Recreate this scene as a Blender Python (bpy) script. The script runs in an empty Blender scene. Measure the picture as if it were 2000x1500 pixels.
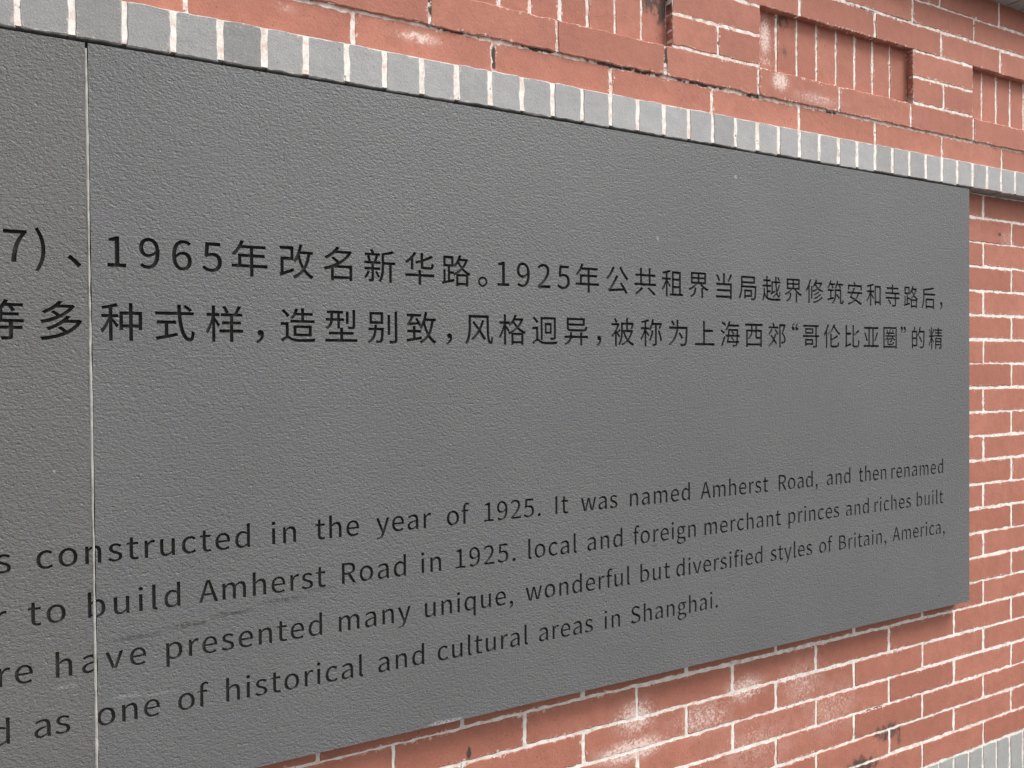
import bpy, bmesh, math, random
from mathutils import Vector, Matrix
from mathutils.geometry import delaunay_2d_cdt
random.seed(7)
scene = bpy.context.scene
COL = scene.collection
EYE = 1.55                      # height of the lens above the pavement; all "rel" heights below are measured from it

# ---------------------------------------------------------------- camera
YAW, PITCH, ROLL, FPX = 0.506362, -0.014461, -0.008103, 1613.989
fw = Vector((math.sin(YAW) * math.cos(PITCH), math.cos(YAW) * math.cos(PITCH), math.sin(PITCH)))
r0 = Vector((math.cos(YAW), -math.sin(YAW), 0.0))
u0 = r0.cross(fw)
rt = r0 * math.cos(ROLL) + u0 * math.sin(ROLL)
up = -r0 * math.sin(ROLL) + u0 * math.cos(ROLL)
cam = bpy.data.cameras.new('camera')
cam.sensor_fit = 'HORIZONTAL'
cam.sensor_width = 36.0
cam.lens = 36.0 * FPX / 2000.0
cam.clip_start = 0.02
cam.clip_end = 400.0
camo = bpy.data.objects.new('camera', cam)
COL.objects.link(camo)
m = Matrix((rt, up, -fw)).transposed().to_4x4()
m.translation = Vector((0.0, -1.3, EYE))
camo.matrix_world = m
scene.camera = camo

# ---------------------------------------------------------------- sky, sun, exposure
SUN_EL, SUN_AZ = math.radians(56), math.radians(130)     # azimuth clockwise from +Y: high, behind the camera and to its right
world = bpy.data.worlds.new('World')
scene.world = world
world.use_nodes = True
wn, wl = world.node_tree.nodes, world.node_tree.links
bg = wn['Background']
sky = wn.new('ShaderNodeTexSky')
sky.sky_type = 'NISHITA'
sky.sun_disc = False
sky.sun_elevation = SUN_EL
sky.sun_rotation = SUN_AZ
sky.dust_density = 3.0
hs = wn.new('ShaderNodeHueSaturation')                    # cloud cover: the blue is mostly gone
hs.inputs['Saturation'].default_value = 0.12
wl.new(sky.outputs[0], hs.inputs['Color'])
tc = wn.new('ShaderNodeTexCoord')                        # overcast sky: the zenith is about three times as bright as the horizon
sx = wn.new('ShaderNodeSeparateXYZ')
wl.new(tc.outputs['Generated'], sx.inputs[0])
mr = wn.new('ShaderNodeMapRange')
mr.inputs['From Min'].default_value = 0.0; mr.inputs['From Max'].default_value = 1.0
mr.inputs['To Min'].default_value = 0.40; mr.inputs['To Max'].default_value = 1.8
wl.new(sx.outputs['Z'], mr.inputs['Value'])
mx = wn.new('ShaderNodeVectorMath'); mx.operation = 'SCALE'
wl.new(hs.outputs[0], mx.inputs[0]); wl.new(mr.outputs[0], mx.inputs['Scale'])
wl.new(mx.outputs[0], bg.inputs['Color'])
bg.inputs['Strength'].default_value = 0.10
sun = bpy.data.lights.new('sun', 'SUN')
sun.energy = 1.5
sun.angle = math.radians(22)
sun.color = (1.0, 0.965, 0.93)
suno = bpy.data.objects.new('sun', sun)
COL.objects.link(suno)
sd = Vector((math.sin(SUN_AZ) * math.cos(SUN_EL), math.cos(SUN_AZ) * math.cos(SUN_EL), math.sin(SUN_EL)))
suno.rotation_euler = sd.to_track_quat('Z', 'Y').to_euler()
suno.location = sd * 20
scene.view_settings.view_transform = 'Standard'
scene.view_settings.look = 'None'
scene.view_settings.gamma = 1.0
scene.view_settings.exposure = 1.10
scene.cycles.max_bounces = 6

# ---------------------------------------------------------------- node helpers
class NT:
    def __init__(s, name):
        s.m = bpy.data.materials.new(name)
        s.m.use_nodes = True
        s.t = s.m.node_tree
        s.b = s.t.nodes['Principled BSDF']
        s.co = s.t.nodes.new('ShaderNodeTexCoord').outputs['Object']
    def new(s, typ, **kw):
        n = s.t.nodes.new(typ)
        for k, v in kw.items(): setattr(n, k, v)
        return n
    def put(s, sock, v):
        if isinstance(v, bpy.types.NodeSocket): s.t.links.new(v, sock)
        elif isinstance(v, (int, float)): sock.default_value = v
        else: sock.default_value = tuple(v) if len(v) == len(sock.default_value) else tuple(v) + (1.0,)
    def math(s, op, a, b=0.0, c=None, clamp=False):
        n = s.new('ShaderNodeMath', operation=op, use_clamp=clamp)
        s.put(n.inputs[0], a); s.put(n.inputs[1], b)
        if c is not None: s.put(n.inputs[2], c)
        return n.outputs[0]
    def vec(s, op, a, b):
        n = s.new('ShaderNodeVectorMath', operation=op)
        s.put(n.inputs[0], a); s.put(n.inputs[1], b)
        return n
    def noise(s, scale, detail=3.0, rough=0.55, stretch=None, off=None, dist=0.0):
        v = s.co
        if off: v = s.vec('ADD', v, off).outputs[0]
        if stretch: v = s.vec('MULTIPLY', v, stretch).outputs[0]
        n = s.new('ShaderNodeTexNoise')
        s.put(n.inputs['Vector'], v)
        n.inputs['Scale'].default_value = scale
        n.inputs['Detail'].default_value = detail
        n.inputs['Roughness'].default_value = rough
        n.inputs['Distortion'].default_value = dist
        return n.outputs['Fac']
    def ramp(s, v, a, b, lo=0.0, hi=1.0):
        n = s.new('ShaderNodeMapRange')
        n.interpolation_type = 'SMOOTHSTEP'
        for k, x in zip(('Value', 'From Min', 'From Max', 'To Min', 'To Max'), (v, a, b, lo, hi)): s.put(n.inputs[k], x)
        return n.outputs[0]
    def mix(s, f, a, b):
        n = s.new('ShaderNodeMix', data_type='RGBA')
        s.put(n.inputs[0], f); s.put(n.inputs[6], a); s.put(n.inputs[7], b)
        return n.outputs[2]
    def attr(s, name):
        return s.new('ShaderNodeAttribute', attribute_name=name).outputs['Fac']
    def spots(s, lst, soft=0.25):
        """soft ellipses at fixed places on the wall: (x, rel z, rx, rz, amount)"""
        tot = None
        for x, z, rx, rz, am in lst:
            d = s.vec('SUBTRACT', s.co, (x, 0.0, z + EYE)).outputs[0]
            d = s.vec('MULTIPLY', d, (1.0 / rx, 0.0, 1.0 / rz)).outputs[0]
            ln = s.new('ShaderNodeVectorMath', operation='LENGTH')
            s.put(ln.inputs[0], d)
            v = s.ramp(ln.outputs['Value'], 1.0, soft, 0.0, am)
            tot = v if tot is None else s.math('MAXIMUM', tot, v)
        return tot
    def bump(s, h, strength, dist, prev=None):
        n = s.new('ShaderNodeBump')
        n.inputs['Strength'].default_value = strength
        n.inputs['Distance'].default_value = dist
        s.put(n.inputs['Height'], h)
        if prev is not None: s.put(n.inputs['Normal'], prev)
        return n.outputs[0]
    def done(s, color, rough, normal=None, spec=0.3):
        s.put(s.b.inputs['Base Color'], color); s.put(s.b.inputs['Roughness'], rough)
        s.b.inputs['Specular IOR Level'].default_value = spec
        if normal is not None: s.put(s.b.inputs['Normal'], normal)
        return s.m

# places of the stains and pale salt blooms that the wall shows (x, rel z, rx, rz, amount)
BLOOM = [(0.56, 0.580, .075, .018, .75), (0.33, 0.585, .03, .014, .4), (1.43, 0.645, .045, .035, 1.0), (1.402, 0.745, .03, .075, .9),
         (1.55, 0.625, .13, .025, .55), (1.40, 0.69, .05, .02, .6), (1.02, -0.70, .09, .06, .8), (1.01, -0.765, .15, .04, .95), (1.32, -0.70, .10, .05, .75),
         (1.20, -0.74, .14, .06, .6), (1.50, -0.72, .12, .09, .5), (1.60, -0.80, .15, .10, .45), (1.35, -0.83, .22, .09, .4), (2.30, 0.36, .05, .03, .4)]
DIRT = [(1.08, 0.775, .06, .075, 1.0), (1.11, 0.75, .03, .08, .9), (1.00, 0.80, .10, .03, .6), (1.80, -0.90, .09, .04, .9), (1.70, -0.965, .11, .05, .95), (1.76, -1.005, .12, .03, .8),
        (1.84, -0.93, .03, .05, .5), (0.645, -0.685, .010, .022, .9), (0.60, -0.735, .05, .012, .8), (1.45, 0.79, .05, .03, .6), (1.46, 0.72, .03, .05, .35),
        (2.27, 0.365, .015, .012, .8), (2.20, -0.475, .009, .009, .9), (0.63, 0.50, .02, .03, .3)]
GRIME_BED = [(0.62, 0.606, .05, .012, .9), (0.80, 0.606, .06, .012, .95), (1.00, 0.604, .14, .014, 1.0), (1.20, 0.603, .10, .012, .85), (1.35, 0.602, .05, .012, .6), (1.60, 0.600, .04, .010, .6),
             (0.71, 0.570, .012, .035, .9), (1.37, 0.56, .01, .03, .5), (0.585, 0.64, .012, .03, .9), (1.107, 0.64, .012, .035, .9), (1.04, 0.70, .012, .05, .8), (1.08, 0.72, .012, .07, 1.0),
             (1.745, 0.545, .01, .015, .9), (1.89, 0.71, .012, .07, .8), (1.75, -0.835, .05, .008, .9), (1.62, -0.80, .03, .008, .6), (2.16, 0.62, .01, .02, .7),
             (1.70, 0.862, .10, .008, .6), (1.85, 0.870, .15, .006, .6)]

def brick_material(name, c1, c2, pale, bloom_all, smear=.8, mottle=1.0):
    n = NT(name)
    sc = lambda c, k: tuple(min(1, x * k) for x in c)
    tone = n.attr('tone')
    edge = n.attr('edge')                                  # 1 at the arris, 0 from 9 mm inwards
    col = n.mix(tone, c1, c2)
    col = n.mix(n.ramp(n.noise(11, 4, .6, off=(2, 9, 6)), .32, .70, 0, .45 * mottle), col, sc(c2, .78))
    col = n.mix(n.ramp(n.noise(46, 5, .62), .36, .72, 0, .30 * mottle), col, sc(c2, .70))
    fine = n.noise(420, 3, .6)
    col = n.mix(n.ramp(fine, .42, .75, 0, .26), col, sc(c1, 1.3))
    col = n.mix(n.ramp(n.noise(260, 3, .6, off=(6, 6, 2)), .56, .74, 0, .30), col, sc(c2, .62))
    pits = n.ramp(n.noise(160, 2, .5, off=(3, 1, 7)), .70, .75, 0, .6)
    col = n.mix(pits, col, sc(c2, .30))
    sp = n.spots(BLOOM, .1)
    nz = n.noise(165, 8, .78, off=(5, 2, 1))
    nz2 = n.noise(16, 4, .6, off=(9, 2, 4))
    loc = n.ramp(n.math('ADD', nz, n.math('MULTIPLY', sp, .22)), .56, .72)
    soft = n.math('MULTIPLY', n.ramp(n.noise(34, 5, .6, off=(3, 7, 3)), .36, .64), .34)
    loc = n.math('MULTIPLY', n.math('MAXIMUM', loc, soft), n.math('MINIMUM', n.math('MULTIPLY', sp, 1.5), 1.0))
    gen = n.math('MULTIPLY', n.ramp(nz, .60, .72), n.ramp(nz2, .52, .70, 0, bloom_all))
    col = n.mix(n.math('MULTIPLY', n.math('MAXIMUM', loc, gen), .85), col, pale)
    lime = n.ramp(n.math('ADD', n.noise(150, 5, .68, off=(4, 1, 8)), n.math('MULTIPLY', edge, .20)), .68, .80)   # lime rubbed over the arrises
    lime = n.math('MULTIPLY', lime, n.ramp(n.noise(19, 3, .6, off=(1, 2, 9)), .40, .64, .05, smear))
    col = n.mix(lime, col, (.78, .66, .59))
    soot = n.ramp(n.math('ADD', n.noise(85, 5, .65, off=(14, 1, 8)), n.math('MULTIPLY', edge, .13)), .70, .80, 0, .75)
    soot = n.math('MULTIPLY', soot, n.ramp(n.noise(9, 3, .6, off=(1, 12, 9)), .46, .62))
    col = n.mix(soot, col, (.055, .042, .036))
    ds = n.spots(DIRT, .1)
    dn = n.noise(70, 6, .68, stretch=(1, 1, .6), off=(1, 8, 2))
    dm = n.ramp(n.math('ADD', dn, n.math('MULTIPLY', ds, .36)), .60, .84)
    dm = n.math('MULTIPLY', dm, n.math('MINIMUM', n.math('MULTIPLY', ds, 1.7), .88))
    col = n.mix(dm, col, (.050, .042, .037))
    h = n.math('ADD', n.noise(300, 4, .6), n.math('MULTIPLY', n.noise(45, 3, .5), 1.5))
    nrm = n.bump(h, .5, .0014)
    return n.done(col, .74, nrm, .28)

RED = brick_material('red_brick', (.470, .190, .133), (.385, .147, .102), (.80, .64, .57), .40)
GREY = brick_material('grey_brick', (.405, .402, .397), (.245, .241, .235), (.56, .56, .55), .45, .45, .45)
PALE_GREY = brick_material('dusty_grey_brick', (.43, .43, .41), (.36, .36, .345), (.66, .65, .61), .4, .5)

def mortar_material(name, rosy_amt, r0, c0):
    n = NT(name)
    col = n.mix(n.ramp(n.noise(55, 5, .6), .35, .7), (.88, .845, .79), (.72, .66, .59))
    rosy = n.ramp(n.noise(60, 6, .65, off=(4, 4, 4)), r0, r0 + .18, 0, rosy_amt)
    col = n.mix(rosy, col, (.62, .38, .30))
    crack = n.ramp(n.noise(80, 6, .68, off=(2, 6, 1)), c0, c0 + .07, 0, .85)
    ds = n.spots(GRIME_BED, .2)
    loc = n.ramp(n.math('ADD', n.noise(60, 5, .65, off=(7, 1, 3)), n.math('MULTIPLY', ds, .22)), .55, .66)
    loc = n.math('MULTIPLY', loc, n.math('MINIMUM', n.math('MULTIPLY', ds, 2.0), 1.0))
    col = n.mix(n.math('MAXIMUM', crack, loc), col, (.065, .055, .048))
    nrm = n.bump(n.noise(260, 4, .65), .5, .0015)
    return n.done(col, .85, nrm, .2)
MORTAR = mortar_material('white_mortar', .65, .49, .612)
OLD_MORTAR = mortar_material('weathered_mortar', .80, .44, .575)

def slab_material(name, base):
    n = NT(name)
    sc = lambda k: tuple(x * k for x in base)
    big = n.noise(3.2, 4, .55)
    mid = n.noise(30, 4, .6, off=(3, 3, 3))
    col = n.mix(n.ramp(big, .3, .7), sc(.95), sc(1.06))
    col = n.mix(n.ramp(mid, .35, .7, 0, .30), col, sc(.88))
    hue = n.noise(42, 3, .6, off=(11, 4, 2))               # faint greenish and violet clouds in the stone
    col = n.mix(n.ramp(hue, .34, .46, .5, 0), col, (base[0] * .95, base[1] * 1.03, base[2] * .95))
    col = n.mix(n.ramp(hue, .54, .66, 0, .5), col, (base[0] * 1.02, base[1] * .97, base[2] * 1.07))
    grain = n.noise(330, 3, .6, off=(8, 1, 5))
    col = n.mix(n.ramp(grain, .35, .68, 0, .30), col, sc(.66))
    col = n.mix(n.ramp(n.noise(300, 2, .5, off=(1, 1, 9)), .75, .80, 0, .45), col, sc(1.7))
    # pale chips, a chalky scuff and a dull crease
    chips = n.spots([(1.2651, .4086, .006, .0065, .9), (1.0558, .2643, .005, .006, .8), (0.9711, -.0948, .0025, .003, .9), (1.2182, -.4745, .003, .003, .9), (-.0016, -.1319, .0035, .0025, 1),
                     (0.085, -.460, .032, .0035, .35), (0.130, -.465, .028, .003, .35), (0.010, -.432, .020, .004, .4), (0.585, -.6035, .045, .0045, .9), (0.57, -.602, .010, .005, .9)], .3)
    col = n.mix(n.math('MULTIPLY', chips, n.ramp(n.noise(240, 3, .6), .36, .58)), col, (.36, .355, .345))
    marks = n.spots([(1.5358, .455, .004, .009, .9), (1.9539, -.5744, .007, .008, .7), (1.7407, -.4855, .007, .006, .45), (0.9843, -.3211, .004, .012, .5), (1.045, -.3479, .012, .005, .5),
                     (0.100, -.3775, .050, .0055, .75), (0.170, -.3705, .050, .0055, .85), (0.235, -.3620, .045, .0055, .9), (0.310, -.3530, .050, .0055, .7), (0.370, -.3440, .035, .0055, .5)], .2)
    col = n.mix(n.math('MULTIPLY', marks, n.ramp(n.noise(170, 4, .65), .36, .56)), col, sc(.36))
    h = n.math('ADD', n.noise(235, 3, .60, stretch=(.80, 1, 1.1)), n.math('MULTIPLY', n.noise(430, 2, .5, off=(2, 2, 2)), .35))
    h = n.math('ADD', h, n.math('MULTIPLY', n.noise(90, 2, .5, off=(6, 2, 2)), .40))
    h = n.math('SUBTRACT', h, n.math('MULTIPLY', n.ramp(n.noise(165, 2, .5, off=(9, 3, 1)), .56, .72), .30))   # small pits
    nrm = n.bump(h, 1.0, .0015)
    return n.done(col, .52, nrm, .42)
SLAB = slab_material('grey_stone', (.134, .1338, .1345))
SLAB_WARM = slab_material('grey_stone_warm', (.131, .1295, .1275))

def simple(name, c, rough, sc, amt, bump=.3, bd=.001):
    n = NT(name)
    col = n.mix(n.ramp(n.noise(sc, 5, .6), .3, .7), tuple(x * (1 - amt) for x in c), tuple(x * (1 + amt) for x in c))
    return n.done(col, rough, n.bump(n.noise(sc * 4, 3, .6), bump, bd), .3)
def letter_material():
    n = NT('dark_letter_paint')
    col = n.mix(n.ramp(n.noise(90, 4, .6), .48, .72, 0, .6), (.030, .029, .028), (.085, .082, .078))
    worn = n.spots([(0.05, -.42, .75, .26, .85)], .1)
    col = n.mix(n.math('MULTIPLY', worn, n.ramp(n.noise(40, 4, .6, off=(5, 5, 5)), .30, .60, .35, 1.0)), col, (.092, .088, .082))
    return n.done(col, .7, n.bump(n.noise(300, 3, .6), .4, .001), .2)
INK = letter_material()
SEALANT = simple('pale_sealant', (.335, .322, .30), .6, 45, .22, .35, .0012)
CORE = simple('mortar_core', (.20, .17, .15), .9, 40, .2)
PAVE = simple('grey_pavement', (.085, .083, .080), .85, 18, .2, .4, .002)

# ---------------------------------------------------------------- object helpers
def link(name, bm, mats, parent=None, smooth=False):
    me = bpy.data.meshes.new(name)
    bm.normal_update()
    bm.to_mesh(me); bm.free()
    for mt in mats: me.materials.append(mt)
    if smooth:
        for p in me.polygons: p.use_smooth = True
    o = bpy.data.objects.new(name, me)
    COL.objects.link(o)
    if parent: o.parent = parent
    return o
def new_bm():
    bm = bmesh.new()
    bm.faces.layers.float.new('tone')
    bm.verts.layers.float.new('edge')
    return bm
def box(bm, x0, x1, y0, y1, z0, z1, mat=0):
    """z given relative to the lens"""
    v = [bm.verts.new((x, y, z + EYE)) for z in (z0, z1) for y in (y0, y1) for x in (x0, x1)]
    for q in ((0, 1, 5, 4), (1, 3, 7, 5), (3, 2, 6, 7), (2, 0, 4, 6), (4, 5, 7, 6), (2, 3, 1, 0)):
        f = bm.faces.new([v[i] for i in q]); f.material_index = mat
def wobble(n, amp):
    """smooth closed random walk"""
    a = [random.uniform(-1, 1) for _ in range(n)]
    b = [(a[i - 1] + 1.6 * a[i] + a[(i + 1) % n]) / 2.6 for i in range(n)]
    return [x * amp for x in b]
def brick(bm, x0, x1, z0, z1, yf, depth, mat=0, rag=.0015, step=.0058, tone=None):
    """one brick with worn, uneven arrises, front face at yf"""
    fl = bm.faces.layers.float['tone']
    el = bm.verts.layers.float['edge']
    yf += random.uniform(-.0006, .0006)
    dz = random.uniform(-.0006, .0006); z0 += dz; z1 += dz
    x0 += random.uniform(-.0008, .0008); x1 += random.uniform(-.0008, .0008)
    pts = []
    nx = max(2, int((x1 - x0) / step)); nz = max(2, int((z1 - z0) / step))
    for i in range(nx): pts.append((x0 + (x1 - x0) * i / nx, z0, 0, 1))
    for i in range(nz): pts.append((x1, z0 + (z1 - z0) * i / nz, -1, 0))
    for i in range(nx): pts.append((x1 - (x1 - x0) * i / nx, z1, 0, -1))
    for i in range(nz): pts.append((x0, z1 - (z1 - z0) * i / nz, 1, 0))
    n = len(pts)
    w = wobble(n, rag); w2 = wobble(n, .0010)
    corner = {0: (1, 1), nx: (-1, 1), nx + nz: (-1, -1), 2 * nx + nz: (1, -1)}
    back, outer, inner, core = [], [], [], []
    for i, (x, z, ax, az) in enumerate(pts):
        ins = .0016 + max(-.0008, w2[i])
        if i in corner:
            ax, az = corner[i]
            c = random.uniform(-.0002, .0010) + max(w[i], -.0005)
            ox, oz = x + ax * c, z + az * c
        else:
            ox, oz = x + ax * w[i], z + az * w[i]
        outer.append(bm.verts.new((ox, yf + .0013, oz + EYE)))
        inner.append(bm.verts.new((ox + ax * ins, yf, oz + az * ins + EYE)))
        cxz = (min(max(x, x0 + .0105), x1 - .0105), min(max(z, z0 + .0105), z1 - .0105))
        if core and cxz == last: core.append(core[-1])
        else: core.append(bm.verts.new((cxz[0], yf, cxz[1] + EYE)))
        last = cxz
        if i == 0: first = cxz
        outer[-1][el] = 1.0; inner[-1][el] = 1.0
        back.append(bm.verts.new((ox, yf + depth, oz + EYE)))
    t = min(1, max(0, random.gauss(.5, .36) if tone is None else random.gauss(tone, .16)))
    if last == first: core = [core[0] if v is core[-1] else v for v in core]
    ring = [v for i, v in enumerate(core) if v is not core[i - 1]]
    fs = [bm.faces.new(ring)]
    for i in range(n):
        j = (i + 1) % n
        fs.append(bm.faces.new((inner[i], inner[j], core[j], core[i]) if core[i] is not core[j] else (inner[i], inner[j], core[i])))
        fs.append(bm.faces.new((outer[i], outer[j], inner[j], inner[i])))
        fs.append(bm.faces.new((back[i], back[j], outer[j], outer[i])))
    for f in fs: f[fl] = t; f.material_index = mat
def empty(name, loc, label, cat):
    o = bpy.data.objects.new(name, None)
    o.empty_display_size = .1
    COL.objects.link(o)
    o.location = loc
    o['label'] = label; o['category'] = cat
    return o
def adopt(o, parent):
    """keep world-space mesh coordinates under an Empty that is not at the origin"""
    o.parent = parent
    o.matrix_parent_inverse = Matrix.Translation(-parent.location)
    return o

# ---------------------------------------------------------------- ground
bm = new_bm()
box(bm, -60, 60, -60, 60, -EYE - .3, -EYE)
g = link('pavement', bm, [PAVE]); g['kind'] = 'structure'; g['label'] = 'grey pavement at the foot of the red brick wall'; g['category'] = 'pavement'

# ---------------------------------------------------------------- the brick wall
YW = .035                        # face of the red brickwork; the face of the stone sign is y = 0
YB = YW - .004                   # the frieze above stands a little proud
XL, XR = -2.6, 4.2
PH, JX, JZ = .2609, .0062, .0048
wall = empty('brick_wall', (0, YW, 0), 'red brick wall with white mortar joints, grey brick bands and recessed panels, behind the sign', 'wall')

def row(bm, phase, z0, z1, yf, x0=XL, x1=XR, pitch=PH, jx=JX, depth=.03, skip=None, mat=0):
    """bricks of one course: a joint stands at x = phase + k * pitch; z0..z1 are the middles of the bed joints"""
    k = math.floor((x0 - phase) / pitch)
    a = phase + k * pitch
    while a < x1:
        b = a + pitch
        l, r = max(a + jx / 2, x0), min(b - jx / 2, x1)
        if r - l > .012 and not (skip and skip(l, r)):
            j = random.uniform(-.0009, .0009)
            brick(bm, l, r, z0 + JZ / 2 + j, z1 - JZ / 2 + j, yf, depth, mat)
        a = b

# lower brickwork, from under the grey band to the lower grey course
bm = new_bm()
TOP = .4684
zlow = -1.0245
lines = [TOP - .06512 * k for k in range(18)]                # bed joints behind and beside the sign
lines += [lines[-1] + (zlow - lines[-1]) * k / 6 for k in range(1, 7)]
for k in range(23):
    z1, z0 = lines[k], lines[k + 1]
    sk = (lambda l, r: l > -1.85 and r < 1.80) if z0 > -.50 else None
    row(bm, 2.1975 if k % 2 == 0 else 2.3280, z0, z1, YW, skip=sk)
for k in range(7):               # below the grey soldiers, down to the pavement
    z1 = zlow - .128 - .0647 * k; z0 = z1 - .0647
    if z0 < -EYE: break
    row(bm, 2.1975 if k % 2 == 0 else 2.3280, z0, z1, YW)
box(bm, XL, XR, YW + .0007, YW + .03, zlow, TOP, 1)
box(bm, XL, XR, YW + .0007, YW + .03, -EYE, zlow - .1285, 1)
adopt(link('lower_brickwork', bm, [RED, MORTAR]), wall)

# lower grey course of bricks on end
bm = new_bm()
row(bm, 2.0040, zlow - .128, zlow, YW - .001, pitch=.0635, jx=.0070)
box(bm, XL, XR, YW + .0008, YW + .03, zlow - .128, zlow - .0003, 1)
adopt(link('grey_soldier_course', bm, [PALE_GREY, MORTAR]), wall)

# grey band that the sign is tucked under (bricks on edge, standing proud)
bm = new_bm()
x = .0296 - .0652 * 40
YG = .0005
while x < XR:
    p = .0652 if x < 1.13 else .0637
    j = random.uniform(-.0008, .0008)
    brick(bm, x + .0036, x + p - .0036, .4690 + j, .5330 + j * .6, YG, .05, 0, rag=.0010, tone=.72 - .62 * min(1, max(0, (x - .15) / .45)))  # darker towards the left: the shade at that end is put into the tone
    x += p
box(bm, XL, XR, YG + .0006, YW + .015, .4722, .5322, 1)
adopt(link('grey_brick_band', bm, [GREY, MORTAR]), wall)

# frieze
ZA0, ZA1, ZB1, ZC1, ZD1, ZE1, ZF1, ZG1 = .5345, .6025, .6680, .7340, .7995, .8655, .9270, .9960
bm = new_bm()
row(bm, 2.0183, ZA0 - .002, ZA1, YW, pitch=.2623, jx=.0052)
row(bm, 1.8870, ZA1, ZB1, YB, pitch=.2612, jx=.0052)
RW, PW = .524, .2505
starts = [1.3705 + (RW + PW) * k for k in range(-5, 4)]
for s in starts:                 # piers between the recessed panels
    l, r = s - PW, s
    if r < XL or l > XR: continue
    brick(bm, l + .001, r - .001, ZC1 + JZ / 2, ZD1 - JZ / 2, YB, .03)
    mid = (l + r) / 2
    brick(bm, l + .001, mid - .0024, ZB1 + JZ / 2, ZC1 - JZ / 2, YB, .03)
    brick(bm, mid + .0024, r - .001, ZB1 + JZ / 2, ZC1 - JZ / 2, YB, .03)
    box(bm, l + .0022, r - .0022, YB + .0007, YB + .03, ZB1 - .0035, ZD1 + .0036, 1)
row(bm, 1.7510, ZD1, ZE1, YB, pitch=.2580, jx=.0052)
row(bm, 1.8947, ZE1, ZF1, YB, pitch=.2540, jx=.0052)
row(bm, 2.0038, ZF1, ZG1, YB, pitch=.2580, jx=.0052)
box(bm, XL, XR, YW + .0007, YW + .03, ZA0 - .001, ZA1 + .0036, 1)
box(bm, XL, XR, YB + .0012, YB + .033, ZA1 + .0040, ZB1 - .0040, 1)
box(bm, XL, XR, YB + .0007, YB + .033, ZD1 + .0040, ZG1, 1)
adopt(link('frieze_brickwork', bm, [RED, OLD_MORTAR]), wall)

REC = .0170
for s in starts:
    if s + RW < XL + .3 or s > XR: continue
    bm = new_bm()
    p = RW / 8
    for i in range(8):
        a, b = s + p * i, s + p * (i + 1)
        brick(bm, a + (.0022 if i else 0), b - (.0022 if i < 7 else 0), ZB1 - .0060, ZD1 + .0060, YB + REC, .02, rag=.0010)
    box(bm, s, s + RW, YB + REC + .0006, YB + REC + .02, ZB1 - .006, ZD1 + .006, 1)
    adopt(link('recessed_panel', bm, [RED, OLD_MORTAR]), wall)

# grey coping that overhangs the frieze
bm = new_bm()
x = -2.6
YC = -.022
while x < XR:
    brick(bm, x + .0036, x + .0644 - .0036, .9920, 1.0565, YC, .06, 0, rag=.0009, tone=.3)
    x += .0644
box(bm, XL, XR, YC + .0012, .30, .9955, 1.0557, 1)
adopt(link('grey_coping', bm, [GREY, MORTAR]), wall)

bm = new_bm()
box(bm, XL, XR, .062, .28, -EYE, .9926)
adopt(link('wall_core', bm, [CORE]), wall)

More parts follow.
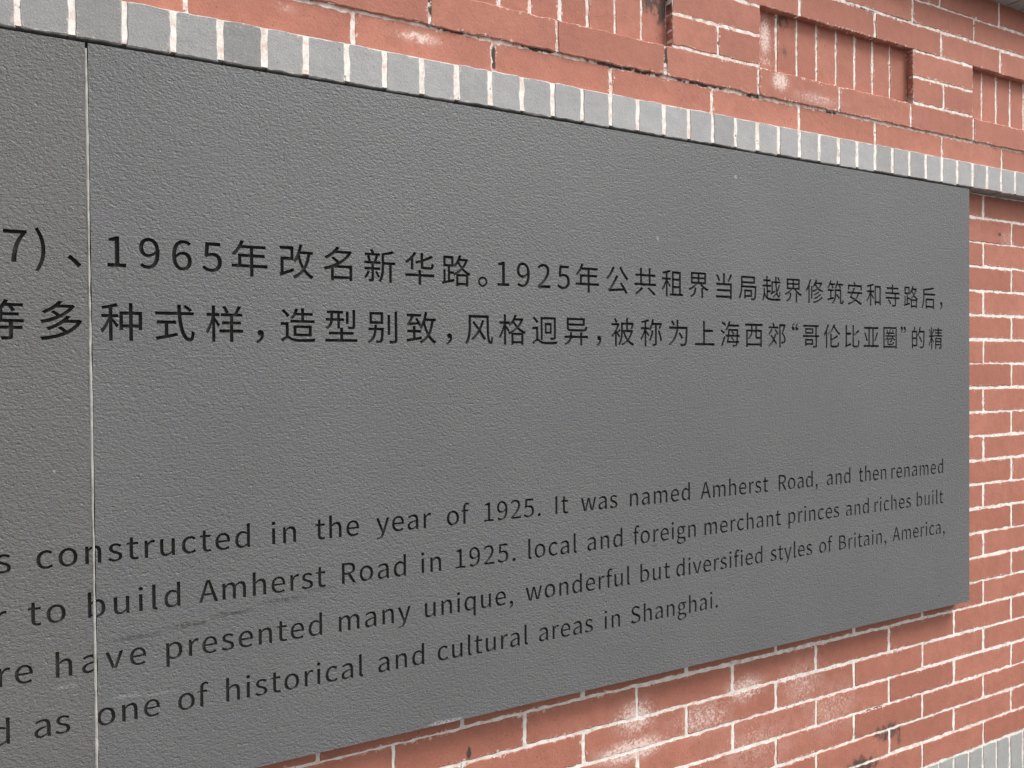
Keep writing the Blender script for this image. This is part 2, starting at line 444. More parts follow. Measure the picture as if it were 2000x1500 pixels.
# ---------------------------------------------------------------- letter outlines: advance width, then rings of x, z, x, z ... in thousandths of an em
GLYPHS = {
    ')': (338, [[99,-196,150,-105,190,-10,221,90,240,197,246,311,240,425,221,531,190,631,150,726,99,818,42,792,88,703,125,610,150,512,166,412,171,311,166,209,150,109,125,11,88,-83,42,-171]]),
    ',': (278, [[75,-190,125,-163,165,-128,196,-85,214,-36,221,19,218,56,208,86,192,108,170,121,144,126,110,118,85,96,75,62,84,28,109,6,142,-2,153,-1,148,-35,135,-67,115,-94,87,-117,53,-136]]),
    '.': (278, [[139,-13,172,-4,196,20,205,56,196,93,172,117,139,126,105,117,82,93,73,56,82,20,105,-4]]),
    '1': (555, [[88,0,490,0,490,76,343,76,343,733,273,733,206,703,121,681,121,623,252,623,252,76,88,76]]),
    '2': (555, [[44,0,505,0,505,79,302,79,182,72,278,168,358,262,418,353,457,442,470,531,460,603,432,663,388,708,329,736,256,746,203,741,157,727,115,705,76,675,40,639,93,587,137,631,188,661,245,672,294,665,332,645,359,614,375,574,380,527,367,449,328,364,262,271,167,168,44,54]]),
    '5': (555, [[262,-13,334,-2,400,29,453,81,489,150,502,238,491,325,459,390,411,436,350,463,281,472,222,464,171,443,190,655,466,655,466,733,110,733,86,391,135,360,174,384,213,398,257,403,308,396,350,374,382,340,402,294,409,236,401,177,379,129,345,93,303,71,253,63,206,67,165,79,130,97,99,119,73,144,27,84,60,55,98,29,144,7,198,-8]]),
    '6': (555, [[301,-13,367,-2,425,30,471,80,501,146,512,225,503,308,476,372,433,418,377,446,308,455,250,444,192,414,142,367,148,455,163,527,186,582,215,623,250,650,289,666,331,671,374,664,414,645,447,615,499,671,453,710,396,736,327,746,267,739,211,718,161,681,118,626,85,554,64,462,56,350,62,254,80,172,108,106,146,54,191,17,243,-6],[144,294,194,348,245,378,293,387,341,380,378,358,404,325,420,280,425,225,419,169,402,123,375,89,341,67,301,59,250,69,209,98,177,146,155,211]]),
    '7': (555, [[198,0,293,0,303,160,324,299,361,427,421,551,508,678,508,733,49,733,49,655,405,655,329,537,274,418,235,293,211,156]]),
    '9': (555, [[235,-13,293,-6,348,17,397,55,439,112,472,187,493,282,501,398,495,491,477,569,448,633,410,682,365,718,312,739,254,746,188,735,131,703,85,654,55,588,44,508,53,426,80,362,122,315,178,287,246,278,307,289,365,320,415,367,402,248,375,162,335,105,286,73,232,63,186,70,144,89,108,119,58,62,104,23,163,-3],[414,444,363,387,312,356,261,346,214,353,177,375,151,409,135,454,130,508,136,564,154,610,180,645,215,667,255,675,306,665,348,637,380,591,403,526]]),
    'A': (608, [[4,0,97,0,168,224,436,224,506,0,604,0,355,733,252,733],[191,297,227,410,300,658,304,658,378,410,413,297]]),
    'B': (657, [[101,0,334,0,426,9,503,34,561,77,599,137,612,215,605,270,585,315,553,350,512,375,463,390,463,395,501,413,530,439,552,473,565,512,570,554,558,622,524,673,471,707,401,727,318,733,101,733],[193,422,193,660,306,660,368,656,417,643,451,621,472,587,479,542,473,501,453,467,419,443,369,427,302,422],[193,74,193,350,321,350,391,345,447,330,488,304,513,267,521,218,512,165,487,125,446,96,390,79,321,74]]),
    'I': (293, [[101,0,193,0,193,733,101,733]]),
    'R': (635, [[193,385,193,658,316,658,379,654,428,640,464,615,487,578,494,528,487,476,464,436,428,408,379,391,316,385],[503,0,607,0,421,321,476,341,522,371,556,412,578,465,586,528,580,587,561,635,532,672,493,700,446,719,391,730,330,733,101,733,101,0,193,0,193,311,325,311]]),
    'S': (596, [[304,-13,389,-3,458,27,509,72,542,129,553,195,545,254,524,300,492,337,450,367,402,391,298,436,263,451,230,469,203,492,183,521,176,559,182,595,200,624,229,646,267,660,313,665,377,657,432,633,480,597,528,656,469,703,396,734,313,746,238,737,174,710,125,669,93,616,82,552,91,494,115,448,149,412,189,384,231,364,336,318,376,300,410,280,436,257,453,227,459,187,452,147,433,114,401,89,358,74,305,68,230,79,162,111,103,159,48,95,89,58,135,28,187,6,243,-8]]),
    'a': (563, [[217,-13,282,-2,342,26,397,65,400,65,408,0,483,0,483,334,476,409,455,471,419,517,366,547,295,557,212,546,139,519,82,486,117,423,164,451,219,472,280,481,326,473,358,453,378,422,389,385,392,344,269,324,175,295,110,256,71,205,59,141,67,87,88,44,122,13,166,-6],[243,61,212,64,186,73,165,90,152,114,147,147,155,186,181,219,227,246,296,268,392,283,392,132,341,93,293,69]]),
    'b': (618, [[331,-13,383,-7,432,13,476,44,513,87,542,141,560,205,567,280,558,373,531,450,488,508,427,544,351,557,291,547,233,519,180,481,184,578,184,796,92,796,92,0,165,0,173,56,177,56,227,19,279,-5],[316,64,276,69,231,87,184,120,184,406,234,447,282,471,328,480,383,471,424,444,451,402,467,346,472,279,464,205,443,145,410,101,367,73]]),
    'c': (510, [[306,-13,370,-5,429,19,482,55,442,117,405,90,362,70,314,63,258,73,212,100,176,144,154,201,146,271,154,341,178,399,214,442,261,470,317,480,357,474,393,458,425,433,471,493,429,525,377,548,313,557,254,551,200,532,151,501,111,460,79,407,59,344,52,271,59,199,77,136,107,84,146,42,193,12,247,-7]]),
    'd': (620, [[277,-13,339,-2,395,25,442,64,445,64,453,0,528,0,528,796,436,796,436,587,441,494,394,528,345,549,288,557,216,544,152,507,100,448,66,368,53,271,63,172,93,93,139,35,201,-1],[297,64,245,73,203,99,172,142,153,200,147,272,155,341,177,399,211,442,254,470,304,480,348,474,392,456,436,423,436,138,391,97,345,72]]),
    'e': (554, [[312,-13,380,-6,439,14,490,42,458,103,416,80,372,65,322,60,264,69,216,93,178,133,153,186,142,250,508,250,512,302,503,388,476,459,431,512,371,545,295,557,242,550,193,531,147,500,109,458,78,405,59,343,52,271,59,199,78,136,109,84,149,42,197,12,252,-7],[141,315,154,374,178,421,212,456,252,477,297,484,344,477,381,456,409,422,426,375,432,315]]),
    'f': (325, [[33,469,107,469,107,0,198,0,198,469,313,469,313,543,198,543,198,629,201,667,210,697,225,718,247,732,275,736,305,732,336,721,356,792,314,804,265,809,207,801,163,778,132,741,113,691,107,630,107,543,33,538]]),
    'g': (564, [[275,-250,368,-240,444,-213,502,-172,538,-120,550,-62,542,-14,519,22,482,48,429,62,361,67,254,67,216,70,189,78,171,91,162,107,159,126,164,152,176,173,194,191,233,177,274,172,338,181,392,205,435,244,463,297,473,361,467,405,452,443,429,473,540,473,540,543,351,543,317,553,274,557,211,548,155,523,111,483,82,429,71,363,81,302,108,253,142,217,142,213,114,188,91,154,82,112,88,74,106,44,131,23,131,18,88,-17,60,-59,51,-105,62,-156,92,-196,139,-226,201,-244],[274,234,238,240,207,257,182,283,165,319,159,363,165,407,181,442,206,468,238,484,274,490,311,484,343,468,368,442,384,407,390,363,384,319,367,283,342,257,310,240],[288,-187,234,-183,190,-170,158,-150,138,-124,131,-92,137,-61,154,-29,186,0,223,-6,256,-8,350,-8,389,-10,420,-18,442,-31,455,-50,460,-77,452,-110,430,-140,394,-164,346,-181]]),
    'h': (607, [[92,0,184,0,184,394,234,440,281,468,332,477,370,472,399,455,419,427,431,386,435,332,435,0,526,0,526,344,520,419,500,479,468,522,421,548,360,557,292,545,232,512,180,466,184,578,184,796,92,796]]),
    'i': (275, [[92,0,184,0,184,543,92,543],[138,655,170,663,191,684,199,716,191,747,170,767,138,775,106,767,86,747,78,716,86,684,106,663]]),
    'l': (284, [[188,-13,219,-11,241,-5,228,65,209,63,196,67,187,79,184,102,184,796,92,796,92,108,95,66,106,32,125,7,152,-8]]),
    'm': (926, [[92,0,184,0,184,394,232,440,277,468,320,477,357,472,385,455,405,427,417,386,421,332,421,0,512,0,512,394,561,440,606,468,649,477,686,472,714,455,734,427,746,386,750,332,750,0,841,0,841,344,835,419,815,479,783,522,737,548,677,557,613,544,554,507,497,453,481,488,459,517,430,539,393,552,347,557,285,544,229,511,178,464,176,464,167,543,92,543]]),
    'n': (610, [[92,0,184,0,184,394,234,440,281,468,332,477,370,472,399,455,419,427,431,386,435,332,435,0,526,0,526,344,520,419,500,479,468,522,421,548,360,557,291,544,231,511,178,464,176,464,167,543,92,543]]),
    'o': (606, [[303,-13,359,-7,411,12,458,42,497,84,528,136,547,199,554,271,547,344,528,407,497,460,458,501,411,532,359,551,303,557,247,551,195,532,148,501,109,460,78,407,59,344,52,271,59,199,78,136,109,84,148,42,195,12,247,-7],[303,63,251,73,207,100,174,144,153,201,146,271,153,341,174,399,207,442,251,470,303,480,356,470,399,442,432,399,454,341,461,271,454,201,432,144,399,100,356,73]]),
    'p': (620, [[92,-229,184,-229,184,-45,181,50,231,15,281,-6,331,-13,383,-7,432,13,476,44,513,87,542,141,560,205,567,280,558,373,531,450,488,508,427,544,351,557,289,546,231,518,178,480,176,480,167,543,92,543],[316,64,276,69,232,87,184,120,184,406,234,447,282,471,328,480,383,471,424,444,451,402,467,346,472,279,464,205,443,145,410,101,367,73]]),
    'q': (620, [[436,-229,528,-229,528,543,455,543,446,492,444,492,396,528,346,549,288,557,216,544,152,507,100,448,66,368,53,271,63,172,93,93,139,35,201,-1,277,-13,338,-3,393,24,441,63,436,-36],[297,64,245,73,203,99,172,142,153,200,147,272,155,341,177,399,211,442,254,470,304,480,348,474,392,456,436,423,436,138,391,97,345,72]]),
    'r': (388, [[92,0,184,0,184,349,208,397,234,433,263,457,292,471,320,475,348,473,373,466,390,545,364,554,332,557,297,552,263,537,231,514,203,482,178,444,176,444,167,543,92,543]]),
    's': (468, [[234,-13,304,-5,359,18,399,53,423,97,431,148,421,202,396,242,358,272,314,294,266,313,230,327,198,341,173,359,155,380,149,407,153,432,165,453,185,471,213,482,250,486,295,480,335,462,373,438,417,495,370,526,313,548,249,557,184,549,132,528,94,494,70,452,62,403,71,354,96,316,132,287,174,264,220,246,256,232,290,216,318,197,337,173,344,143,340,116,327,93,306,74,276,62,237,58,177,66,125,89,76,123,32,62,90,23,159,-3]]),
    't': (377, [[262,-13,314,-7,363,7,345,76,315,66,283,61,250,65,226,79,210,100,202,129,199,165,199,469,347,469,347,543,199,543,199,696,123,696,113,543,27,538,27,469,108,469,108,168,113,107,129,57,158,19,202,-5]]),
    'u': (607, [[251,-13,293,-8,331,5,366,25,399,52,430,85,433,85,440,0,516,0,516,543,425,543,425,158,376,106,329,76,278,66,240,71,211,88,191,116,180,156,176,210,176,543,84,543,84,199,90,124,110,64,143,22,189,-4]]),
    'v': (521, [[209,0,316,0,508,543,418,543,315,234,265,74,260,74,210,234,108,543,13,543]]),
    'w': (802, [[178,0,284,0,361,291,398,449,403,449,440,293,518,0,629,0,776,543,688,543,609,229,576,78,571,78,533,229,448,543,359,543,274,229,238,78,233,78,201,229,120,543,27,543]]),
    'y': (521, [[101,-234,160,-225,208,-198,247,-158,279,-106,304,-46,508,543,419,543,321,242,277,88,272,88,218,242,108,543,13,543,231,-1,219,-42,203,-80,184,-112,160,-137,131,-153,97,-159,75,-156,55,-150,37,-223,66,-231]]),
    '“': (1000, [[770,809,749,847,711,825,677,794,650,756,631,711,624,660,628,629,639,603,657,583,678,570,703,565,741,575,763,599,771,630,763,663,742,685,709,694,693,692,681,686,692,731,723,775],[962,809,941,847,903,825,869,794,842,756,823,711,816,660,820,629,831,603,849,583,870,570,895,565,933,575,955,599,963,630,955,663,933,685,900,694,885,692,873,686,884,731,915,775]]),
    '”': (1000, [[230,599,251,561,289,583,323,614,350,652,369,697,376,748,372,779,361,805,343,825,322,838,297,843,259,833,237,809,229,778,237,745,258,723,291,714,307,717,319,722,308,677,277,633],[38,599,59,561,97,583,131,614,158,652,177,697,184,748,180,779,169,805,151,825,130,838,105,843,67,833,45,809,37,778,45,745,67,723,100,714,115,717,127,722,116,677,85,633]]),
    '、': (1000, [[273,-56,341,2,233,119,117,224,52,167,165,63]]),
    '。': (1000, [[194,244,146,236,105,215,72,182,50,140,42,92,50,43,72,1,105,-32,146,-53,194,-61,243,-53,285,-32,318,1,339,43,347,92,339,140,318,182,285,215,243,236],[194,-10,162,-5,135,9,113,31,98,60,93,92,98,124,113,151,135,173,162,188,194,193,226,188,255,173,277,151,291,124,296,92,291,60,277,31,255,9,226,-5]]),
    '上': (1000, [[427,825,427,43,51,43,51,-32,950,-32,950,43,506,43,506,441,881,441,881,516,506,516,506,825]]),
    '为': (1000, [[162,784,222,706,267,632,335,665,288,737,226,812],[499,371,576,269,635,173,701,209,640,302,561,401],[411,838,411,720,407,599,82,599,82,524,399,524,385,447,362,367,329,288,283,209,224,132,148,58,55,-11,86,-37,114,-66,213,10,294,91,356,176,404,263,439,351,462,439,476,524,821,524,806,249,786,89,761,19,743,8,717,5,656,6,562,11,580,-28,588,-67,678,-71,748,-69,781,-63,807,-50,831,-28,863,56,884,240,900,560,901,599,484,599,487,719,487,838]]),
    '亚': (1000, [[837,563,793,450,739,334,685,232,752,207,833,363,909,537],[83,540,160,362,218,201,289,231,228,389,149,563],[73,780,73,706,332,706,332,51,45,51,45,-21,955,-21,955,51,654,51,654,706,932,706,932,780],[412,51,412,706,574,706,574,51]]),
    '伦': (1000, [[606,846,565,770,509,690,439,611,356,536,258,469,285,443,308,412,433,505,537,609,621,719,713,606,816,504,922,425,947,457,975,484,861,563,750,667,660,782,686,831],[790,424,648,339,488,261,488,472,413,472,413,56,417,8,431,-25,457,-47,498,-58,556,-61,777,-61,828,-56,863,-38,887,-6,901,45,910,116,874,128,841,146,837,86,830,46,819,22,800,10,773,7,561,7,530,8,509,12,496,21,490,35,488,56,488,187,667,267,839,360],[262,839,198,690,118,553,28,440,52,403,72,365,117,419,160,478,160,-78,232,-78,232,597,287,705,333,817]]),
    '修': (1000, [[698,386,631,336,545,293,454,260,477,239,496,215,592,253,682,303,755,362],[794,287,746,246,686,209,617,177,543,151,467,130,489,105,506,80,586,105,664,136,735,173,798,215,850,263],[887,179,823,122,740,74,641,35,531,5,413,-17,435,-46,452,-77,576,-51,691,-15,794,30,882,85,952,151],[306,561,306,78,370,78,370,561],[553,668,832,668,793,616,746,569,692,528,635,572,589,619],[565,841,514,736,447,640,370,562,401,541,428,518,473,564,517,616,567,554,633,494,550,457,462,428,371,407,391,379,407,350,506,375,601,409,690,454,761,415,841,382,930,356,949,387,972,416,891,435,817,461,750,492,822,553,882,627,928,712,885,734,871,731,590,731,614,777,634,823],[235,834,177,682,104,542,20,426,42,387,59,349,107,411,153,481,153,-80,224,-80,224,614,267,713,304,815]]),
    '公': (1000, [[324,811,284,722,235,637,179,558,117,488,51,428,87,402,120,374,186,439,249,516,307,601,359,692,404,789],[665,819,592,789,683,636,791,491,901,374,931,408,964,438,855,543,749,677],[161,-14,287,5,781,39,848,-73,922,-33,857,72,771,191,681,306,611,274,734,109,266,82,365,208,459,350,547,500,465,535,376,371,286,232,223,149,189,108,159,79,132,65,149,24]]),
    '共': (1000, [[587,150,739,31,864,-80,935,-34,804,75,653,189],[329,187,257,110,162,35,62,-28,121,-81,224,-13,323,70,407,157],[89,628,89,556,280,556,280,318,48,318,48,245,956,245,956,318,720,318,720,556,920,556,920,628,720,628,720,831,643,831,643,628,357,628,357,831,280,831,280,628],[357,318,357,556,643,556,643,318]]),
    '别': (1000, [[626,720,626,165,699,165,699,720],[838,821,838,18,836,4,828,-3,813,-6,669,-5,686,-44,696,-81,804,-78,870,-66,894,-50,909,-23,913,19,913,821],[162,728,420,728,420,536,162,536],[93,796,93,467,492,467,492,796],[235,442,230,355,56,355,56,287,223,287,209,207,185,135,150,71,100,17,33,-28,59,-54,80,-84,155,-31,211,34,251,109,277,194,294,287,433,287,423,135,412,47,398,9,385,0,366,-2,268,2,283,-33,289,-70,352,-71,400,-69,434,-61,461,-39,482,14,497,128,508,322,509,355,301,355,306,442]]),
    '华': (1000, [[530,826,530,627,357,576,373,548,385,517,530,557,530,470,533,427,545,397,568,378,603,368,653,365,829,365,871,369,900,384,920,411,933,453,940,513,905,525,873,542,870,494,865,462,856,443,843,434,823,431,660,431,625,434,609,445,605,470,605,581,718,621,822,666,913,716,856,773,785,731,700,690,605,652,605,826],[325,842,248,736,152,640,46,563,102,507,163,553,223,607,223,337,298,337,298,685,350,750,395,817],[52,222,52,149,460,149,460,-80,539,-80,539,149,949,149,949,222,539,222,539,339,460,339,460,222]]),
    '名': (1000, [[263,529,343,469,417,406,297,350,172,305,47,273,69,240,86,204,169,226,252,253,252,-79,327,-79,327,-27,773,-27,773,-79,849,-79,849,340,451,340,548,398,637,464,718,538,788,621,844,713,794,744,781,740,427,740,461,783,492,826,406,843,364,784,309,724,241,665,161,609,69,559,98,532,122,501,212,553,291,610,361,671,733,671,665,587,582,512,487,445,406,510,321,572],[773,42,327,42,327,271,773,271]]),
    '后': (1000, [[151,750,151,491,149,392,140,284,121,174,86,68,32,-30,65,-54,95,-82,153,24,191,142,214,264,224,383,227,491,954,491,954,563,227,563,227,687,461,706,688,734,885,771,821,832,632,797,396,769],[312,348,312,-81,387,-81,387,-29,802,-29,802,-79,881,-79,881,348],[387,41,387,278,802,278,802,41]]),
    '和': (1000, [[531,747,531,-35,604,-35,604,47,827,47,827,-28,903,-28,903,747],[604,119,604,675,827,675,827,119],[439,831,331,797,198,769,60,747,72,717,81,687,247,711,247,544,50,544,50,474,228,474,172,347,102,228,26,134,48,100,67,64,132,147,193,251,247,366,247,-78,321,-78,321,363,390,270,443,192,489,254,410,349,321,449,321,474,496,474,496,544,321,544,321,726,411,747,489,772]]),
    '哥': (1000, [[250,611,559,611,559,516,250,516],[184,665,184,462,629,462,629,665],[55,398,55,332,750,332,750,8,746,-6,730,-10,601,-9,616,-44,627,-80,723,-78,786,-68,812,-53,824,-30,828,6,828,332,947,332,947,398,816,398,816,726,926,726,926,790,78,790,78,726,739,726,739,398],[178,254,178,-8,252,-8,252,35,617,35,617,254],[252,196,542,196,542,93,252,93]]),
    '圈': (1000, [[276,671,309,626,331,580,381,602,359,647,324,691],[476,711,459,641,437,576,243,576,243,527,415,527,376,461,197,461,197,411,336,411,287,364,231,323,168,289,191,263,210,237,274,276,332,320,332,144,335,111,347,88,368,73,401,66,448,64,635,64,670,67,695,77,712,97,723,128,728,174,701,182,675,194,669,143,655,119,628,114,451,114,415,116,398,125,394,145,394,292,577,292,572,246,566,227,557,222,544,221,473,224,482,202,487,179,533,177,567,178,594,182,613,194,626,233,633,319,633,341,355,341,387,375,416,411,594,411,645,343,712,284,787,241,807,268,831,291,766,321,708,362,660,411,808,411,808,461,450,461,484,527,770,527,770,576,665,576,720,676,661,693,636,635,606,576,503,576,523,637,539,703],[82,799,82,-79,153,-79,153,-39,847,-39,847,-79,920,-79,920,799],[153,24,153,734,847,734,847,24]]),
    '型': (1000, [[635,783,635,448,704,448,704,783],[822,834,822,387,818,374,802,369,680,370,695,336,705,301,795,303,855,314,878,328,890,351,893,386,893,834],[388,733,388,595,264,595,264,601,264,733],[67,595,67,528,189,528,180,488,163,448,139,410,104,373,59,340,85,316,108,288,162,329,202,375,230,424,249,476,259,528,388,528,388,313,459,313,459,528,573,528,573,595,459,595,459,733,552,733,552,799,100,799,100,733,195,733,195,602,195,595],[467,332,467,221,151,221,151,152,467,152,467,25,47,25,47,-45,952,-45,952,25,544,25,544,152,848,152,848,221,544,221,544,332]]),
    '多': (1000, [[456,842,411,791,354,738,284,686,203,638,111,594,139,569,163,541,249,585,327,633,397,685,679,685,623,626,556,572,481,524,419,571,353,613,298,574,359,534,415,489,305,442,191,406,78,381,98,349,114,314,227,342,341,381,452,429,556,488,650,556,732,636,796,726,747,756,734,753,473,753,539,824],[619,493,567,433,499,372,414,313,315,258,200,210,226,183,247,153,365,207,470,266,560,332,833,332,776,259,706,196,624,142,564,194,500,242,438,206,499,158,555,106,406,51,244,14,75,-9,93,-45,106,-82,257,-59,403,-25,541,21,667,82,779,160,872,256,944,373,894,404,880,400,636,400,702,475]]),
    '安': (1000, [[414,823,461,725,93,725,93,522,168,522,168,654,829,654,829,522,908,522,908,725,549,725,491,842],[656,378,621,302,577,236,524,178,416,219,310,256,389,378],[299,378,245,295,193,223,322,177,456,125,350,67,225,23,82,-9,109,-42,130,-77,284,-36,419,19,536,91,714,7,852,-73,914,-8,774,69,599,148,655,214,703,291,742,378,935,378,935,449,430,449,469,524,502,596,421,612,385,532,341,449,69,449,69,378]]),
    '寺': (1000, [[201,194,260,137,314,74,352,17,418,60,377,116,322,177,262,232],[457,841,457,724,137,724,137,652,457,652,457,521,51,521,51,450,640,450,640,325,73,325,73,253,640,253,640,23,638,11,631,5,616,3,461,4,477,-34,488,-71,599,-69,671,-58,698,-42,713,-17,717,22,717,253,933,253,933,325,717,325,717,450,949,450,949,521,535,521,535,652,876,652,876,724,535,724,535,841]]),
    '局': (1000, [[153,788,153,549,151,444,142,330,121,212,84,98,28,-6,60,-28,88,-54,133,24,167,108,192,197,209,288,220,377,836,377,824,171,809,53,791,2,776,-9,754,-11,633,-6,648,-41,654,-76,731,-79,788,-77,816,-72,838,-63,857,-45,882,21,899,163,912,409,913,444,225,444,227,530,843,530,843,788],[227,723,768,723,768,595,227,595],[308,298,308,-19,378,-19,378,39,690,39,690,298],[378,236,620,236,620,101,378,101]]),
    '年': (1000, [[48,223,48,151,512,151,512,-80,589,-80,589,151,954,151,954,223,589,223,589,422,884,422,884,493,589,493,589,647,907,647,907,719,307,719,353,824,277,844,244,763,204,686,158,615,106,551,50,496,84,472,115,448,195,538,268,647,512,647,512,493,213,493,213,223],[288,223,288,422,512,422,512,223]]),
    '异': (1000, [[651,334,651,225,334,225,335,253,335,334,261,334,261,255,260,225,52,225,52,155,248,155,231,116,206,78,169,41,118,6,53,-26,81,-53,104,-83,182,-42,241,4,282,53,310,103,326,155,651,155,651,-77,726,-77,726,155,950,155,950,225,726,225,726,334],[140,758,140,486,146,436,168,402,207,381,268,370,354,367,753,367,820,371,867,384,898,409,917,449,928,507,890,516,855,531,849,489,838,461,821,444,792,436,750,434,348,434,290,435,252,440,229,450,218,465,215,487,215,551,829,551,829,793,140,793],[215,729,755,729,755,616,215,616]]),
    '式': (1000, [[709,791,789,728,853,665,905,712,840,773,760,833],[565,836,570,653,55,653,55,580,575,580,590,426,612,286,642,163,680,61,728,-16,784,-65,849,-82,890,-75,920,-53,942,-11,957,53,967,144,933,162,901,186,892,77,878,15,855,-4,798,24,748,104,706,228,674,389,653,580,947,580,947,653,649,653,645,836],[59,24,83,-50,565,60,559,128,345,82,345,358,532,358,532,431,90,431,90,358,270,358,270,67]]),
    '当': (1000, [[121,769,173,691,219,610,250,536,322,569,290,640,243,720,189,796],[801,805,742,676,673,555,738,530,811,646,882,778],[115,38,115,-37,790,-37,790,-81,869,-81,869,486,540,486,540,840,458,840,458,486,135,486,135,411,790,411,790,266,168,266,168,194,790,194,790,38]]),
    '改': (1000, [[602,585,808,585,783,461,750,349,706,251,662,350,626,458,598,574],[76,770,76,696,357,696,357,484,89,484,89,103,84,73,73,56,58,46,76,8,88,-32,125,-10,224,33,439,117,430,188,165,93,165,410,429,410,424,404,482,350,519,406,553,469,583,365,620,269,662,181,595,103,514,38,416,-16,441,-49,461,-84,556,-29,637,36,706,111,766,37,835,-25,915,-75,939,-42,968,-12,885,37,813,100,751,177,809,295,854,430,886,585,952,585,952,655,626,655,650,740,670,827,596,840,575,743,547,649,514,561,476,482,431,413,431,770]]),
    '新': (1000, [[360,213,406,130,442,51,495,83,460,159,411,240],[135,235,111,174,79,117,41,68,94,30,133,85,168,150,196,220],[553,744,553,400,551,316,545,228,529,138,502,53,460,-25,491,-46,518,-71,564,14,595,109,613,209,621,308,623,400,623,432,775,432,775,-75,848,-75,848,432,958,432,958,502,623,502,623,694,783,725,927,767,866,822,778,792,668,766],[214,827,238,782,258,735,61,735,61,672,503,672,503,735,336,735,311,790,282,844],[377,667,353,587,323,507,46,507,46,443,251,443,251,339,50,339,50,273,251,273,251,18,249,8,239,5,162,5,176,-27,184,-59,247,-57,290,-47,308,-33,317,-13,320,17,320,273,507,273,507,339,320,339,320,443,519,443,519,507,391,507,419,577,447,652],[126,651,152,577,165,507,230,525,215,593,187,665]]),
    '样': (1000, [[441,811,491,727,525,649,595,678,559,754,507,836],[822,843,780,744,728,648,399,648,399,579,624,579,624,441,430,441,430,372,624,372,624,231,361,231,361,160,624,160,624,-79,699,-79,699,160,947,160,947,231,699,231,699,372,895,372,895,441,699,441,699,579,928,579,928,648,807,648,853,730,898,817],[183,840,183,647,55,647,55,577,183,577,144,437,92,303,31,197,53,162,71,124,111,196,149,284,183,382,183,-79,255,-79,255,440,296,363,326,299,373,355,318,442,255,534,255,577,361,577,361,647,255,647,255,840]]),
    '格': (1000, [[575,667,794,667,741,577,675,496,611,571,563,648],[202,840,202,626,52,626,52,555,193,555,151,414,94,281,28,175,50,143,67,109,116,188,162,287,202,397,202,-79,273,-79,273,425,355,299,400,356,340,432,273,511,273,555,387,555,363,535,422,484,473,533,521,590,568,519,626,450,537,383,440,330,341,291,365,262,384,230,462,262,462,-81,532,-81,532,-37,811,-37,811,-77,884,-77,884,270,930,252,952,285,977,315,883,350,799,396,726,449,791,527,846,615,889,713,842,735,828,732,612,732,654,822,582,841,535,741,474,649,403,570,403,626,273,626,273,840],[532,29,532,222,811,222,811,29],[511,287,597,339,676,401,756,340,847,287]]),
    '比': (1000, [[125,-72,198,-38,459,50,455,86,454,126,208,50,208,456,456,456,456,531,208,531,208,829,129,829,129,69,122,32,106,8,88,-7,109,-38],[534,835,534,87,538,30,550,-11,572,-36,607,-50,657,-54,811,-54,863,-45,899,-17,921,34,935,110,942,215,905,229,870,250,865,155,859,88,848,46,831,24,806,18,665,18,642,19,627,25,617,37,612,56,611,85,611,377,723,444,832,516,928,590,865,656,793,590,706,521,611,457,611,835]]),
    '海': (1000, [[95,775,190,723,268,668,312,725,233,778,138,826],[42,484,132,433,206,379,249,437,174,488,83,536],[72,-22,137,-63,205,96,268,263,210,304,141,128],[557,469,620,413,668,356,458,356,475,497,821,497,814,356,672,356,713,386,664,442,600,497],[285,356,285,287,378,287,341,67,786,67,775,27,763,5,748,-7,726,-10,679,-9,608,-4,622,-36,629,-69,699,-72,755,-70,782,-65,805,-54,826,-34,844,3,859,67,935,67,935,132,868,132,880,287,963,287,963,356,884,356,892,526,893,562,412,562,387,356],[448,287,810,287,797,132,426,132],[532,257,599,194,651,132,696,164,643,224,575,284],[442,841,398,726,340,619,273,532,307,512,338,490,394,567,446,658,938,658,938,727,479,727,515,822]]),
    '界': (1000, [[311,271,311,212,308,165,294,115,262,65,206,17,118,-26,146,-54,169,-86,267,-34,330,24,367,87,384,150,388,210,388,271],[231,578,461,578,461,469,231,469],[536,578,768,578,768,469,536,469],[231,744,461,744,461,637,231,637],[536,744,768,744,768,637,536,637],[629,271,629,-78,706,-78,706,269,806,211,911,169,934,202,962,233,844,274,736,333,646,406,845,406,845,808,157,808,157,406,357,406,267,332,160,271,45,227,72,197,95,164,175,197,253,239,327,289,393,345,449,406,559,406,624,334,703,271]]),
    '的': (1000, [[552,423,638,302,705,189,769,229,699,338,610,456],[240,842,223,761,199,679,87,679,87,-54,156,-54,156,25,435,25,435,679,268,679,321,828],[156,612,366,612,366,401,156,401],[156,93,156,335,366,335,366,93],[598,844,559,708,507,583,443,479,506,436,555,517,600,613,856,613,842,290,822,103,796,24,778,10,753,7,695,8,604,13,621,-22,629,-59,712,-63,778,-61,810,-55,835,-42,859,-19,880,25,896,103,909,226,919,403,928,644,929,682,627,682,650,754,670,828]]),
    '种': (1000, [[653,556,653,318,512,318,512,556],[728,556,866,556,866,318,728,318],[653,838,653,629,441,629,441,184,512,184,512,245,653,245,653,-78,728,-78,728,245,866,245,866,190,939,190,939,629,728,629,728,838],[367,826,275,794,163,767,46,745,59,716,68,687,207,710,207,558,46,558,46,488,196,488,147,371,87,260,23,172,43,139,60,103,112,176,162,267,207,367,207,-78,280,-78,280,384,331,306,370,241,415,299,351,381,280,466,280,488,408,488,408,558,280,558,280,725,350,744,412,766]]),
